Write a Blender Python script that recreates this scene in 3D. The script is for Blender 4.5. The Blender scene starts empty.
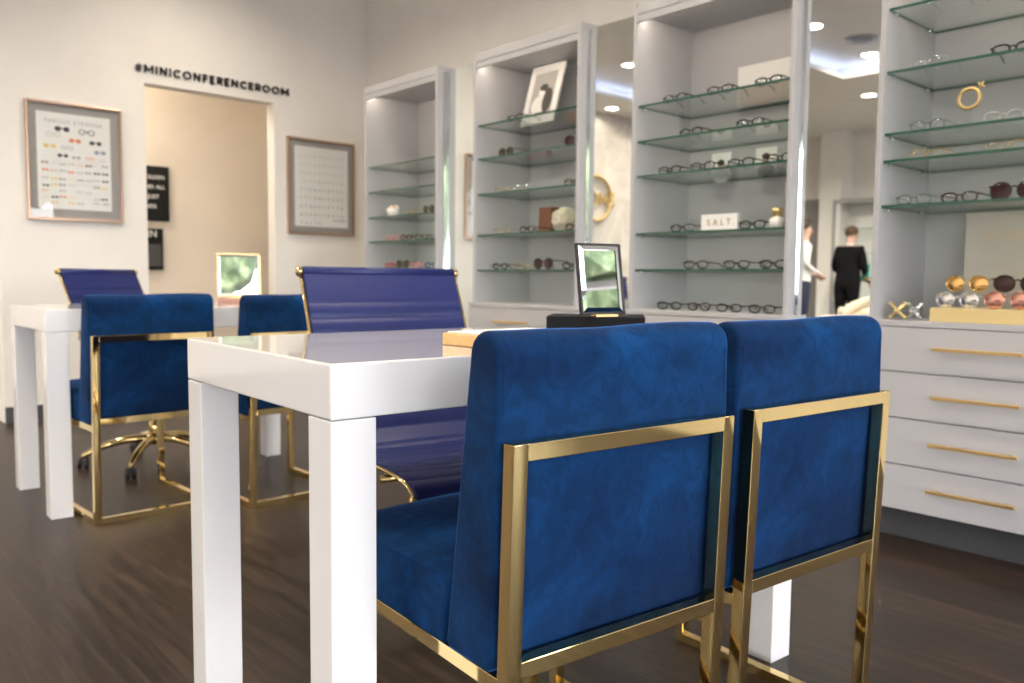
import bpy, bmesh, math, random
from mathutils import Vector, Matrix, noise
PI = math.pi
R = math.radians
col = bpy.context.scene.collection
rnd = random.Random(7)

# ------------------------------------------------------------------ helpers
class MB:
    """collects shapes in one bmesh, with a material index per face"""
    def __init__(s):
        s.bm = bmesh.new()
    def _tag(s, n0, mi, smooth):
        s.bm.faces.ensure_lookup_table()
        for f in s.bm.faces[n0:]:
            f.material_index = mi; f.smooth = smooth
    def poly(s, pts, faces, mi=0, smooth=False, M=None):
        n0 = len(s.bm.faces)
        vs = [s.bm.verts.new((M @ Vector(p)) if M else Vector(p)) for p in pts]
        for f in faces:
            try: s.bm.faces.new([vs[i] for i in f])
            except ValueError: pass
        s._tag(n0, mi, smooth); return s
    def box(s, lo, hi, bev=0.0, mi=0, M=None, seg=2):
        t = bmesh.new()
        bmesh.ops.create_cube(t, size=1)
        c = [(lo[i]+hi[i])/2 for i in range(3)]; d = [abs(hi[i]-lo[i]) for i in range(3)]
        for v in t.verts: v.co = Vector((c[0]+v.co.x*d[0], c[1]+v.co.y*d[1], c[2]+v.co.z*d[2]))
        if bev > 0:
            bmesh.ops.bevel(t, geom=t.edges[:], offset=min(bev, min(d)*.45), segments=seg, affect='EDGES', profile=.5)
        s._merge(t, mi, bev > .008, M); return s
    def _merge(s, t, mi, smooth, M=None):
        n0 = len(s.bm.faces); mp = {}
        for v in t.verts: mp[v] = s.bm.verts.new(M @ v.co if M else v.co)
        for f in t.faces:
            try: s.bm.faces.new([mp[v] for v in f.verts])
            except ValueError: pass
        s._tag(n0, mi, smooth); t.free()
    def tube(s, pts, r, seg=10, closed=False, mi=0, M=None, caps=True, square=False, up=None):
        """sweep a circle (or a square) of radius r (number or list) along pts"""
        P = [Vector(p) for p in pts]; n = len(P); n0 = len(s.bm.faces); rings = []
        rr = r if isinstance(r, (list, tuple)) else [r]*n
        prev = Vector(up) if up else None
        for i in range(n):
            a = P[i-1] if (i > 0 or closed) else P[i]; b = P[(i+1) % n] if (i < n-1 or closed) else P[i]
            t = (b-a).normalized()
            if prev is None:
                prev = Vector((0, 0, 1)) if abs(t.z) < .9 else Vector((1, 0, 0))
            u = (prev - t*prev.dot(t))
            u = u.normalized() if u.length > 1e-6 else t.orthogonal().normalized()
            if not up: prev = u
            w = t.cross(u)
            k = 4 if square else seg
            ring = []
            for j in range(k):
                if square:
                    q = [(1,1),(-1,1),(-1,-1),(1,-1)][j]
                    v = P[i]+u*q[0]*rr[i]+w*q[1]*rr[i]
                else:
                    an = 2*PI*j/k; v = P[i]+(u*math.cos(an)+w*math.sin(an))*rr[i]
                ring.append(s.bm.verts.new(M @ v if M else v))
            rings.append(ring)
        k = len(rings[0])
        for i in range(n if closed else n-1):
            A, B = rings[i], rings[(i+1) % n]
            for j in range(k): s.bm.faces.new([A[j], A[(j+1) % k], B[(j+1) % k], B[j]])
        if caps and not closed:
            s.bm.faces.new(rings[0][::-1]); s.bm.faces.new(rings[-1])
        s._tag(n0, mi, not square); return s
    def lathe(s, prof, c=(0,0,0), seg=20, mi=0, M=None, smooth=True, cap=True):
        n0 = len(s.bm.faces); rings = []
        for (r, z) in prof:
            ring = []
            for j in range(seg):
                an = 2*PI*j/seg; v = Vector((c[0]+r*math.cos(an), c[1]+r*math.sin(an), c[2]+z))
                ring.append(s.bm.verts.new(M @ v if M else v))
            rings.append(ring)
        for A, B in zip(rings, rings[1:]):
            for j in range(seg): s.bm.faces.new([A[j], A[(j+1) % seg], B[(j+1) % seg], B[j]])
        if cap:
            s.bm.faces.new(rings[0][::-1]); s.bm.faces.new(rings[-1])
        s._tag(n0, mi, smooth); return s
    def loft(s, prof, b0, b1, r=.015, nb=14, nr=4, mi=0, M=None, bulge=0.0, wob=0.0):
        """soft cushion: closed profile in (y,z) swept along x with rounded ends"""
        N = len(prof); P = [Vector((0, p[0], p[1])) for p in prof]
        cen = sum(P, Vector())/N
        nrm = []
        for i in range(N):
            t = P[(i+1) % N]-P[i-1]; q = Vector((0, -t.z, t.y)).normalized()
            if q.dot(cen-P[i]) < 0: q = -q
            nrm.append(q)
        secs = []
        for k in range(nr+1):
            a = PI/2*k/nr; secs.append((b0+r*(1-math.sin(a)) if False else b0+r*(1-math.cos(a)), r*(1-math.sin(a))))
        for k in range(1, nb): secs.append((b0+r+(b1-b0-2*r)*k/nb, 0))
        for k in range(nr+1):
            a = PI/2*(nr-k)/nr; secs.append((b1-r*(1-math.cos(a)), r*(1-math.sin(a))))
        n0 = len(s.bm.faces); rings = []
        for (b, ins) in secs:
            u = (b-b0)/(b1-b0); bl = bulge*math.sin(PI*min(max(u, 0), 1))**.5 if bulge else 0
            ring = []
            for i in range(N):
                v = P[i]+nrm[i]*(ins-bl); v = Vector((b, v.y, v.z))
                if wob: v -= nrm[i]*wob*noise.noise(v*7.0)
                ring.append(s.bm.verts.new(M @ v if M else v))
            rings.append(ring)
        for A, B in zip(rings, rings[1:]):
            for j in range(N): s.bm.faces.new([A[j], A[(j+1) % N], B[(j+1) % N], B[j]])
        s.bm.faces.new(rings[0][::-1]); s.bm.faces.new(rings[-1])
        s._tag(n0, mi, True); return s
    def sphere(s, c, r, sub=3, mi=0, M=None, sc=(1,1,1)):
        t = bmesh.new(); bmesh.ops.create_icosphere(t, subdivisions=sub, radius=r)
        for v in t.verts: v.co = Vector((v.co.x*sc[0]+c[0], v.co.y*sc[1]+c[1], v.co.z*sc[2]+c[2]))
        s._merge(t, mi, True, M); return s
    def build(s, name, mats, parent=None, wn=False, M=None):
        bmesh.ops.recalc_face_normals(s.bm, faces=s.bm.faces[:])
        me = bpy.data.meshes.new(name); s.bm.to_mesh(me); s.bm.free()
        if not isinstance(mats, (list, tuple)): mats = [mats]
        for m in mats: me.materials.append(m)
        o = bpy.data.objects.new(name, me); col.objects.link(o)
        if parent: o.parent = parent
        if wn:
            w = o.modifiers.new('wn', 'WEIGHTED_NORMAL'); w.keep_sharp = True
        if M is not None: o.matrix_world = M
        return o

def tag(o, label=None, cat=None, group=None, kind=None):
    if label: o['label'] = label
    if cat: o['category'] = cat
    if group: o['group'] = group
    if kind: o['kind'] = kind
    return o
def empty(name, loc=(0,0,0), rz=0.0, label=None, cat=None, group=None):
    o = bpy.data.objects.new(name, None); o.empty_display_size = .05; col.objects.link(o)
    o.location = loc; o.rotation_euler = (0, 0, rz)
    return tag(o, label, cat, group)
def copy_tree(o, parent=None):
    c = o.copy(); col.objects.link(c)
    if parent: c.parent = parent
    for ch in [x for x in KIDS(o)]: copy_tree(ch, c)
    return c
def KIDS(o): return [x for x in bpy.data.objects if x.parent == o]
def struct(name, mb, mats, parent=None, **k):
    o = mb.build(name, mats, parent, **k)
    if parent is None: o['kind'] = 'structure'
    return o
def text_mesh(txt, size, extr, off, M, spacing=1.0, align='LEFT'):
    cu = bpy.data.curves.new('t', 'FONT'); cu.body = txt; cu.size = size; cu.extrude = extr; cu.offset = off
    cu.space_character = spacing; cu.align_x = align; cu.resolution_u = 3
    ob = bpy.data.objects.new('t', cu)
    col.objects.link(ob)
    dg = bpy.context.evaluated_depsgraph_get(); dg.update()
    me = bpy.data.meshes.new_from_object(ob.evaluated_get(dg))
    bpy.data.objects.remove(ob)
    me.transform(M); return me
def add_mesh(mb, me, mi=0):
    n0 = len(mb.bm.faces); mb.bm.from_mesh(me); mb.bm.faces.ensure_lookup_table()
    for f in mb.bm.faces[n0:]: f.material_index = mi; f.smooth = False
    bpy.data.meshes.remove(me)
def basis(x, y, z, o):
    return Matrix(((x[0], y[0], z[0], o[0]), (x[1], y[1], z[1], o[1]), (x[2], y[2], z[2], o[2]), (0, 0, 0, 1)))

# ------------------------------------------------------------------ materials
def mat(name, c, rough=.5, metal=0.0, **k):
    m = bpy.data.materials.new(name); m.use_nodes = True
    b = m.node_tree.nodes['Principled BSDF']
    b.inputs['Base Color'].default_value = (*c, 1); b.inputs['Roughness'].default_value = rough
    b.inputs['Metallic'].default_value = metal
    for kk, v in k.items():
        b.inputs[kk.replace('_', ' ')].default_value = v
    return m
def N(m, t, **k):
    n = m.node_tree.nodes.new(t)
    for a, v in k.items(): setattr(n, a, v)
    return n
def L(m, a, b): m.node_tree.links.new(a, b)
def ramp(m, fac, stops):
    r = N(m, 'ShaderNodeValToRGB'); e = r.color_ramp.elements
    while len(e) < len(stops): e.new(.5)
    for i, (p, c) in enumerate(stops): e[i].position = p; e[i].color = (*c, 1)
    L(m, fac, r.inputs[0]); return r.outputs[0]
def coords(m, scale=(1,1,1), obj=True, rot=(0,0,0)):
    tc = N(m, 'ShaderNodeTexCoord'); mp = N(m, 'ShaderNodeMapping'); mp.inputs['Scale'].default_value = scale
    mp.inputs['Rotation'].default_value = rot
    L(m, tc.outputs['Object'], mp.inputs[0]); return mp.outputs[0]
def noise_tex(m, v, scale, detail=4, rough=.55, dist=0):
    n = N(m, 'ShaderNodeTexNoise'); L(m, v, n.inputs['Vector']); n.inputs['Scale'].default_value = scale
    n.inputs['Detail'].default_value = detail; n.inputs['Roughness'].default_value = rough; n.inputs['Distortion'].default_value = dist
    return n.outputs['Fac']
def bump(m, h, strength, dist=.01):
    b = N(m, 'ShaderNodeBump'); b.inputs['Strength'].default_value = strength; b.inputs['Distance'].default_value = dist
    L(m, h, b.inputs['Height']); L(m, b.outputs[0], m.node_tree.nodes['Principled BSDF'].inputs['Normal'])
def wallmat(name, c, rough=.6, var=.03):
    m = mat(name, c, rough); v = coords(m)
    o = ramp(m, noise_tex(m, v, 3, 3), [(.3, tuple(x*(1-var) for x in c)), (.7, tuple(min(x*(1+var), 1) for x in c))])
    L(m, o, m.node_tree.nodes['Principled BSDF'].inputs['Base Color'])
    bump(m, noise_tex(m, v, 240, 2), .06, .002)
    return m
def clear(name, tint=(1,1,1), refl=.06, rough=.0, density=0.0, ior=1.45):
    """thin clear sheet: transparent with a Fresnel gloss"""
    m = bpy.data.materials.new(name); m.use_nodes = True; nt = m.node_tree; nt.nodes.clear()
    out = N(m, 'ShaderNodeOutputMaterial'); mx = N(m, 'ShaderNodeMixShader'); tr = N(m, 'ShaderNodeBsdfTransparent'); gl = N(m, 'ShaderNodeBsdfGlossy')
    fr = N(m, 'ShaderNodeFresnel'); ge = N(m, 'ShaderNodeNewGeometry'); mr = N(m, 'ShaderNodeMapRange')
    L(m, ge.outputs['Backfacing'], mr.inputs[0]); mr.inputs[3].default_value = ior; mr.inputs[4].default_value = 1/ior; L(m, mr.outputs[0], fr.inputs[0])
    tr.inputs[0].default_value = (*tint, 1); gl.inputs['Roughness'].default_value = rough
    L(m, fr.outputs[0], mx.inputs[0]); L(m, tr.outputs[0], mx.inputs[1]); L(m, gl.outputs[0], mx.inputs[2]); L(m, mx.outputs[0], out.inputs[0])
    return m
def emis(name, c, s):
    m = bpy.data.materials.new(name); m.use_nodes = True; nt = m.node_tree; nt.nodes.clear()
    out = N(m, 'ShaderNodeOutputMaterial'); e = N(m, 'ShaderNodeEmission'); e.inputs[0].default_value = (*c, 1); e.inputs[1].default_value = s
    L(m, e.outputs[0], out.inputs[0]); return m

WALL = wallmat('wall_paint', (.80, .775, .74))
WALL2 = wallmat('warm_wall_paint', (.76, .67, .56))
CEIL = wallmat('ceiling_paint', (.87, .85, .82))
CAB = wallmat('grey_lacquer', (.455, .455, .475), .45, .015)
CABT = wallmat('grey_edge', (.50, .47, .475), .4, .015)
KICK = mat('plinth_charcoal', (.055, .056, .062), .5)
BASEB = mat('baseboard_charcoal', (.06, .062, .07), .5)
ALU = mat('window_aluminium', (.75, .76, .78), .35, .3)
MIRROR = mat('mirror_silver', (.90, .93, .915), .0, 1.0)
MIRROR2 = mat('mirror_silver_small', (.93, .95, .94), .01, 1.0)
BLACK = mat('black_plastic', (.012, .012, .014), .35)
INK = mat('black_letter', (.01, .01, .011), .4)
CHROME = mat('chrome', (.85, .86, .88), .08, 1.0)
TABLE = mat('white_lacquer', (.83, .825, .835), .09, 0, Coat_Weight=.6, Coat_Roughness=.03)
def brass(name, c=(.83, .63, .29), rough=.05):
    m = mat(name, c, rough, 1.0); v = coords(m, (1, 1, 1))
    n = noise_tex(m, v, 30, 3); r = N(m, 'ShaderNodeMapRange'); L(m, n, r.inputs[0]); r.inputs[3].default_value = rough*.7; r.inputs[4].default_value = rough*1.6
    L(m, r.outputs[0], m.node_tree.nodes['Principled BSDF'].inputs['Roughness'])
    return m
BRASS = brass('polished_brass')
BRASSP = brass('pull_brass', (.84, .60, .28), .34)
ROSE = mat('rose_brass', (.50, .34, .25), .30, 1.0)
SATING = brass('satin_gold', (.80, .62, .30), .35)

def velvet():
    m = mat('blue_velvet', (.01, .08, .3), .85, 0, Sheen_Weight=.75, Sheen_Roughness=.20, Sheen_Tint=(.10, .32, .95, 1), Specular_IOR_Level=.15)
    v = coords(m)
    d = N(m, 'ShaderNodeTexNoise'); L(m, v, d.inputs[0]); d.inputs['Scale'].default_value = 3.2; d.inputs['Detail'].default_value = 3
    d.inputs['Distortion'].default_value = 1.2
    f = noise_tex(m, v, 22, 6, .65, 1.5)
    mx = N(m, 'ShaderNodeMath', operation='ADD'); L(m, d.outputs['Fac'], mx.inputs[0])
    m2 = N(m, 'ShaderNodeMath', operation='MULTIPLY'); L(m, f, m2.inputs[0]); m2.inputs[1].default_value = .5; L(m, m2.outputs[0], mx.inputs[1])
    o = ramp(m, mx.outputs[0], [(.52, (.0010, .011, .045)), (.76, (.0016, .024, .088)), (1.0, (.0030, .050, .170))])
    L(m, o, m.node_tree.nodes['Principled BSDF'].inputs['Base Color'])
    bump(m, f, .25, .004)
    return m
VELVET = velvet()
LEATH = mat('blue_leather', (.013, .022, .125), .36, 0, Specular_IOR_Level=.42)
_v = coords(LEATH); bump(LEATH, noise_tex(LEATH, _v, 60, 5, .6, .6), .25, .002)
SEAM = mat('dark_seam', (.006, .008, .03), .6)

def floor_mat():
    m = mat('dark_plank_floor', (.04, .025, .018), .32); v = coords(m, (1, 1, 1), rot=(0, 0, R(90)))
    br = N(m, 'ShaderNodeTexBrick'); L(m, v, br.inputs['Vector'])
    br.offset = .37; br.inputs['Scale'].default_value = 1; br.inputs['Brick Width'].default_value = 1.3; br.inputs['Row Height'].default_value = .16
    br.inputs['Mortar Size'].default_value = .0012; br.inputs['Mortar Smooth'].default_value = .2; br.inputs['Bias'].default_value = 0
    br.inputs['Color1'].default_value = (0, 0, 0, 1); br.inputs['Color2'].default_value = (1, 1, 1, 1); br.inputs['Mortar'].default_value = (.5, .5, .5, 1)
    # shift the grain per plank
    sc = N(m, 'ShaderNodeVectorMath', operation='MULTIPLY'); L(m, v, sc.inputs[0]); sc.inputs[1].default_value = (1.3, 20, 1)
    ad = N(m, 'ShaderNodeVectorMath', operation='MULTIPLY_ADD'); L(m, br.outputs['Color'], ad.inputs[0]); ad.inputs[1].default_value = (7, 7, 7); L(m, sc.outputs[0], ad.inputs[2])
    g = noise_tex(m, ad.outputs[0], 2.3, 9, .68, .5)
    c = ramp(m, g, [(.32, (.010, .0060, .0043)), (.5, (.026, .0158, .0113)), (.70, (.072, .046, .032))])
    mx = N(m, 'ShaderNodeMix', data_type='RGBA', blend_type='MULTIPLY'); mx.inputs[0].default_value = 1
    t = ramp(m, br.outputs['Color'], [(0, (.78, .78, .78)), (1, (1.15, 1.12, 1.08))])
    L(m, c, mx.inputs[6]); L(m, t, mx.inputs[7])
    m3 = N(m, 'ShaderNodeMix', data_type='RGBA'); L(m, br.outputs['Fac'], m3.inputs[0]); L(m, mx.outputs[2], m3.inputs[6]); m3.inputs[7].default_value = (.012, .008, .006, 1)
    b = m.node_tree.nodes['Principled BSDF']; L(m, m3.outputs[2], b.inputs['Base Color'])
    rr = N(m, 'ShaderNodeMapRange'); L(m, g, rr.inputs[0]); rr.inputs[3].default_value = .30; rr.inputs[4].default_value = .46; L(m, rr.outputs[0], b.inputs['Roughness'])
    bump(m, g, .10, .003); return m
FLOOR = floor_mat(); FLOOR.node_tree.nodes['Principled BSDF'].inputs['Specular IOR Level'].default_value = .30
def wood(name, a, b_, rough=.4, sc=(1, 12, 12)):
    m = mat(name, a, rough); v = coords(m, sc); g = noise_tex(m, v, 6, 5, .6, 1)
    L(m, ramp(m, g, [(.3, a), (.7, b_)]), m.node_tree.nodes['Principled BSDF'].inputs['Base Color']); return m
WOODL = wood('pale_oak', (.70, .42, .17), (.80, .52, .24))
WOODB = wood('walnut', (.16, .06, .03), (.28, .12, .06))
PINK = wood('rosewood', (.42, .20, .16), (.52, .28, .22))
PAPER = mat('white_paper', (.82, .82, .80), .6)
MATG = mat('grey_mat_board', (.33, .315, .305), .7)
CREAM = wallmat('cream_upholstery', (.60, .53, .42), .8)
GOLDBOX = mat('gold_board', (.72, .56, .27), .45, .25)
PANELB = mat('beige_display_board', (.50, .475, .43), .35)
SHELFG = clear('shelf_glass', (.93, .965, .95), ior=1.45)
EDGEG = mat('shelf_glass_edge', (.035, .10, .07), .15)
PANE = clear('pane_glass', (.97, .98, .975))
FRG = clear('picture_glass', (.98, .985, .985), ior=1.38)
def marble():
    m = mat('cream_marble', (.72, .68, .62), .25); v = coords(m, (1, 1, 1)); g = noise_tex(m, v, 2.2, 9, .7, 1.6)
    L(m, ramp(m, g, [(.35, (.47, .43, .39)), (.5, (.56, .52, .48)), (.62, (.62, .59, .55))]), m.node_tree.nodes['Principled BSDF'].inputs['Base Color']); return m
MARBLE = marble()

# ------------------------------------------------------------------ room
ZC = 3.05; YW = 5.65; XM = -6.0; XP = 3.52; YB = -3.0; YE = 7.5
m = MB(); m.box((XM-.2, YB-.25, -.1), (XP+.2, YE+.2, 0)); fl = struct('floor', m, FLOOR)
# ceiling with two raised coffers
cofs = [(-2.85, -.6, 1.0, 4.45), (-2.85, -.6, 4.85, 6.8)]
m = MB()
x0, x1, y0, y1 = XM-.2, XP+.2, YB-.25, YE+.2
m.box((x0, y0, ZC), (-2.85, y1, ZC+.04)); m.box((-.6, y0, ZC), (x1, y1, ZC+.04))
for ya, yb in ((y0, 1.0), (4.45, 4.85), (6.8, y1)): m.box((-2.85, ya, ZC), (-.6, yb, ZC+.04))
for (a, b, c, d) in cofs:
    o = .16 if c < 4 else .14
    m.box((a-o, c-o, ZC+.15), (b+o, d+o, ZC+.2))
    m.box((a-o-.03, c-o, ZC+.04), (a-o, d+o, ZC+.15)); m.box((b+o, c-o, ZC+.04), (b+o+.03, d+o, ZC+.15))
    m.box((a-o, c-o-.02, ZC+.04), (b+o, c-o, ZC+.15)); m.box((a-o, d+o, ZC+.04), (b+o, d+o+.02, ZC+.15))
struct('ceiling', m, CEIL)
COVE = emis('cove_led', (.55, .66, 1.0), 7)
for i, (a, b, c, d) in enumerate(cofs):
    m = MB(); o = .10; z = ZC+.052
    m.tube([(a-o, c-o, z), (b+o, c-o, z), (b+o, d+o, z), (a-o, d+o, z)], .008, 6, closed=True)
    e = m.build('cove_light', COVE)
    tag(e, ['cool white light strip glowing round the long ceiling recess above the white tables', 'cool white light strip glowing round the ceiling recess near the marble wall'][i], 'light strip')
# walls
m = MB()
m.box((1.03, YW, 0), (1.868, YW+.11, ZC)); m.box((2.755, YW, 0), (XP, YW+.11, ZC)); m.box((1.868, YW, 2.115), (2.755, YW+.11, ZC))
m.box((1.03, YW+.11, 0), (1.14, YE, ZC))
struct('wall_left', m, WALL)
m = MB(); m.box((1.14, 6.8, 0), (XP, 6.9, ZC)); struct('wall_conference', m, WALL2)
m = MB(); m.box((XP, YB-.2, 0), (XP+.1, YE, ZC)); struct('wall_right', m, WALL)
m = MB(); m.box((XM, YE, 0), (1.03, YE+.1, ZC)); struct('wall_far', m, MARBLE)
m = MB(); m.box((XM-.1, YB, 0), (XM, YE, ZC)); m.box((XM, 5.88, 0), (XM+.33, 6.2, ZC)); struct('wall_end', m, WALL)
m = MB(); m.box((XM, YB-.15, 2.85), (XP, YB, ZC)); m.box((XM, YB-.15, 0), (XP, YB, .12)); struct('wall_front', m, WALL)
m = MB()
m.box((1.03, YW-.014, 0), (1.868, YW, .097)); m.box((2.755, YW-.014, 0), (XP, YW, .097)); struct('baseboard_left', m, BASEB)
m = MB(); m.box((1.14, 6.786, 0), (XP, 6.8, .097)); struct('baseboard_conference', m, BASEB)
m = MB(); m.box((XM, 6.2, 0), (XM+.014, YE, .097)); m.box((XM, YB, 0), (XM+.014, 5.88, .097)); struct('baseboard_end', m, BASEB)
# storefront windows
nW = 8; ww = (XP-XM)/nW
for i in range(nW):
    a = XM+i*ww; b = a+ww
    m = MB()
    for lo, hi in (((a, YB-.1, .12), (a+.03, YB-.03, 2.85)), ((b-.03, YB-.1, .12), (b, YB-.03, 2.85)), ((a+.03, YB-.1, .12), (b-.03, YB-.03, .18)),
                   ((a+.03, YB-.1, 2.79), (b-.03, YB-.03, 2.85)), ((a+.03, YB-.1, 2.2), (b-.03, YB-.03, 2.25))): m.box(lo, hi)
    w = struct('window_%d' % (i+1), m, ALU)
    m = MB(); m.box((a+.03, YB-.068, .18), (b-.03, YB-.062, 2.79)); m.build('pane', PANE, w)
# end wall doorway (seen in the tall mirror)
m = MB(); m.box((XM, 6.3, 0), (XM+.04, 6.36, 2.12)); m.box((XM, 7.16, 0), (XM+.04, 7.22, 2.12)); m.box((XM, 6.36, 2.06), (XM+.04, 7.16, 2.12))
d1 = struct('door_1', m, mat('door_grey', (.30, .29, .28), .5)); m = MB(); m.box((XM, 6.36, .01), (XM+.02, 7.16, 2.06)); m.build('door_leaf', mat('door_leaf_grey', (.25, .24, .235), .5), d1)

# ------------------------------------------------------------------ downlights
DISC = emis('lamp_disc', (1, .90, .76), 26)
LIGHTS = [(-1.34, 3.99, ZC+.15, 'in the long ceiling recess, beside the air vent'), (-2.64, 4.08, ZC+.15, 'in the long ceiling recess, tight in its far corner'),
          (-3.79, 4.62, ZC, 'on the flat ceiling above the white armchair'), (-2.21, 7.22, ZC, 'on the flat ceiling just in front of the marble wall'),
          (-1.19, 6.06, ZC+.15, 'in the ceiling recess near the marble wall')]
EXTRA = [(2.05, 4.75), (2.05, 3.45), (2.05, 2.1), (2.05, .8), (.2, 4.3), (.2, 2.4), (.2, .5), (-3.6, 2.2), (-4.4, .5), (-5.0, 2.9), (-3.4, 6.9)]  # unseen downlights; those away from the cabinets are added to light the room
def lampdata(power, c=(1, .87, .70)):
    l = bpy.data.lights.new('downlight_lamp', 'AREA'); l.shape = 'DISK'; l.size = .15; l.energy = power; l.color = c; l.spread = R(150); return l
LD = lampdata(12); LD2 = lampdata(42, (1, .90, .76))
proto = None
def downlight(x, y, z, label, power=None):
    global proto
    if proto is None:
        proto = empty('recessed_downlight')
        m = MB(); m.lathe([(.078, 0), (.098, -.002), (.098, -.006), (.080, -.008), (.078, 0)], seg=28, cap=False); m.build('trim_ring', mat('lamp_trim', (.85, .85, .84), .4), proto)
        m = MB(); m.lathe([(.001, -.002), (.078, -.002)], seg=28, cap=False); m.build('lamp_disc', DISC, proto)
        l = bpy.data.objects.new('lamp', LD); col.objects.link(l); l.parent = proto; l.location = (0, 0, -.012)
        o = proto
    else: o = copy_tree(proto)
    o.location = (x, y, z-.001)
    for q in KIDS(o):
        if q.type == 'LIGHT': q.data = LD2 if (x < -1 and y < 7) else LD
    tag(o, 'round ceiling downlight '+label, 'ceiling light', 'recessed ceiling downlights')
for x, y, z, l in LIGHTS: downlight(x, y, z, l)
for i, (x, y) in enumerate(EXTRA):
    downlight(x, y, ZC, ['above the cabinet beside the posters', 'above the strip of floor before the second cabinet', 'above the floor before the cabinet with the white sign', 'above the floor before the cabinet with the brass ring',
        'added for light over the open floor beside the far table', 'added for light over the open floor between both tables', 'added for light over the aisle behind the velvet chairs', 'added for light in the flat ceiling by the long recess end', 'added for light over the window side lounge', 'added for light over the middle of the lounge', 'added for light near the marble wall, further along than the others'][i])
# the lamp behind the doorway
o = copy_tree(proto); o.location = (1.45, 6.25, ZC-.001); tag(o, 'round ceiling downlight inside the room behind the doorway', 'ceiling light', 'recessed ceiling downlights'); [setattr(q, 'data', lampdata(23, (1, .90, .76))) for q in KIDS(o) if q.type == 'LIGHT']
# vent
m = MB(); m.lathe([(.13, 0), (.15, -.006), (.15, -.012), (.0, -.012)], seg=28, cap=False); m.lathe([(.10, -.012), (.11, -.03), (.0, -.035)], seg=28, cap=False)
o = m.build('air_vent', mat('vent_grey', (.35, .34, .33), .5)); o.location = (-2.04, 3.88, ZC+.15); tag(o, 'round grey air diffuser in the ceiling recess beside a downlight', 'air vent')

# ------------------------------------------------------------------ display cabinets
XF = 2.87
LED = emis('warm_led', (1, .84, .66), 22)
BAYS = [(4.635, 3.865), (3.54, 2.755), (2.437, 1.66), (1.345, .57)]
SH = [[1.58, 1.424, 1.265, 1.113, .945], [1.701, 1.525, 1.337, 1.121, .933], [1.644, 1.492, 1.341, 1.09, .932], [1.81, 1.60, 1.392, 1.301, 1.148]]
CL = ['grey lacquered display cabinet beside the framed posters, holding pink and red glasses', 'grey lacquered display cabinet with a leaning black-and-white photo on its top shelf',
      'grey lacquered display cabinet with a small white sign on its fourth shelf', 'grey lacquered display cabinet with a gold ring ornament and four open drawer fronts']
CL[3] = 'grey lacquered display cabinet with the gold ring ornament above four long brass handles'
for bi, (yl, yr) in enumerate(BAYS):
    c = empty('display_cabinet', (3.2, (yl+yr)/2, 0), 0, CL[bi], 'cabinet', 'grey display cabinets along the wall')
    def pc(name, mb, mats, **k):
        o = mb.build(name, mats, c, **k); o.matrix_parent_inverse = Matrix.Translation(-c.location); return o
    ZT = 2.078; t = .019; XBk = XP-.002
    m = MB()
    m.box((XF, yr, .755), (XBk, yr+t, ZT), .001, 0); m.box((XF, yl-t, .755), (XBk, yl, ZT), .001, 0)
    m.box((XF, yr+t, 2.03), (XBk, yl-t, 2.058), .001, 0); m.box((XF+.006, yr+t, 2.058), (XBk, yl-t, ZT), 0, 0)
    pc('side_frame', m, CAB)
    m = MB(); m.box((XF+.022, yr+t+.01, 2.018), (XF+.036, yl-t-.01, 2.029)); pc('light_strip', m, LED)
    m = MB(); m.box((XF+.003, yr+t, 1.998), (XF+.018, yl-t, 2.03), .001); pc('light_pelmet', m, CAB)
    m = MB(); m.box((3.27, yr+t, .755), (XBk, yl-t, 2.03)); pc('back_panel', m, CAB)
    m = MB(); m.box((XF-.018, yr-.012, .735), (XBk, yl+.012, .755), .002); m.box((XF+.003, yr-.01, .11), (XBk, yl+.01, .735)); pc('base_unit', m, CAB)
    m = MB(); m.box((XF+.05, yr-.008, 0), (XBk, yl+.008, .11)); pc('plinth', m, KICK)
    zs = [.735, .582, .425, .266, .110]
    for k in range(4):
        m = MB(); m.box((XF-.017, yr-.01, zs[k+1]+.0025), (XF+.003, yl+.01, zs[k]-.0025), .0015); dr = pc('drawer', m, CAB)
        zh = [.667, .508, .351, .197][k]; yc = (yl+yr)/2+.02
        if bi == 1: zh = .662 if k == 0 else zh; yc = 3.19
        m = MB(); m.box((XF-.052, yc-.132, zh-.0055), (XF-.041, yc+.132, zh+.0055), .001)
        for s in (-1, 1): m.tube([(XF-.017, yc+s*.108, zh), (XF-.046, yc+s*.108, zh)], .004, 8)
        h = m.build('handle', BRASSP, dr); 
        h['label'] = 'brass bar handle'
    for k, z in enumerate(SH[bi]):
        m = MB(); n0 = 0
        lo = (XF+.018, yr+t+.001, z-.010); hi = (3.268, yl-t-.001, z)
        m.box(lo, hi)
        m.bm.faces.ensure_lookup_table()
        for f in m.bm.faces:
            nn = f.normal; f.normal_update()
            if abs(f.normal.z) < .5: f.material_index = 1
        g = pc('glass_shelf', m, [SHELFG, EDGEG])
        for yy, s in ((yl-t, -1), (yr+t, 1)):
            for xx in (2.93, 3.2): m = MB(); m.tube([(xx, yy, z-.015), (xx, yy+s*.012, z-.015)], .004, 8); pc('shelf_pin', m, CHROME)
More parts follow.
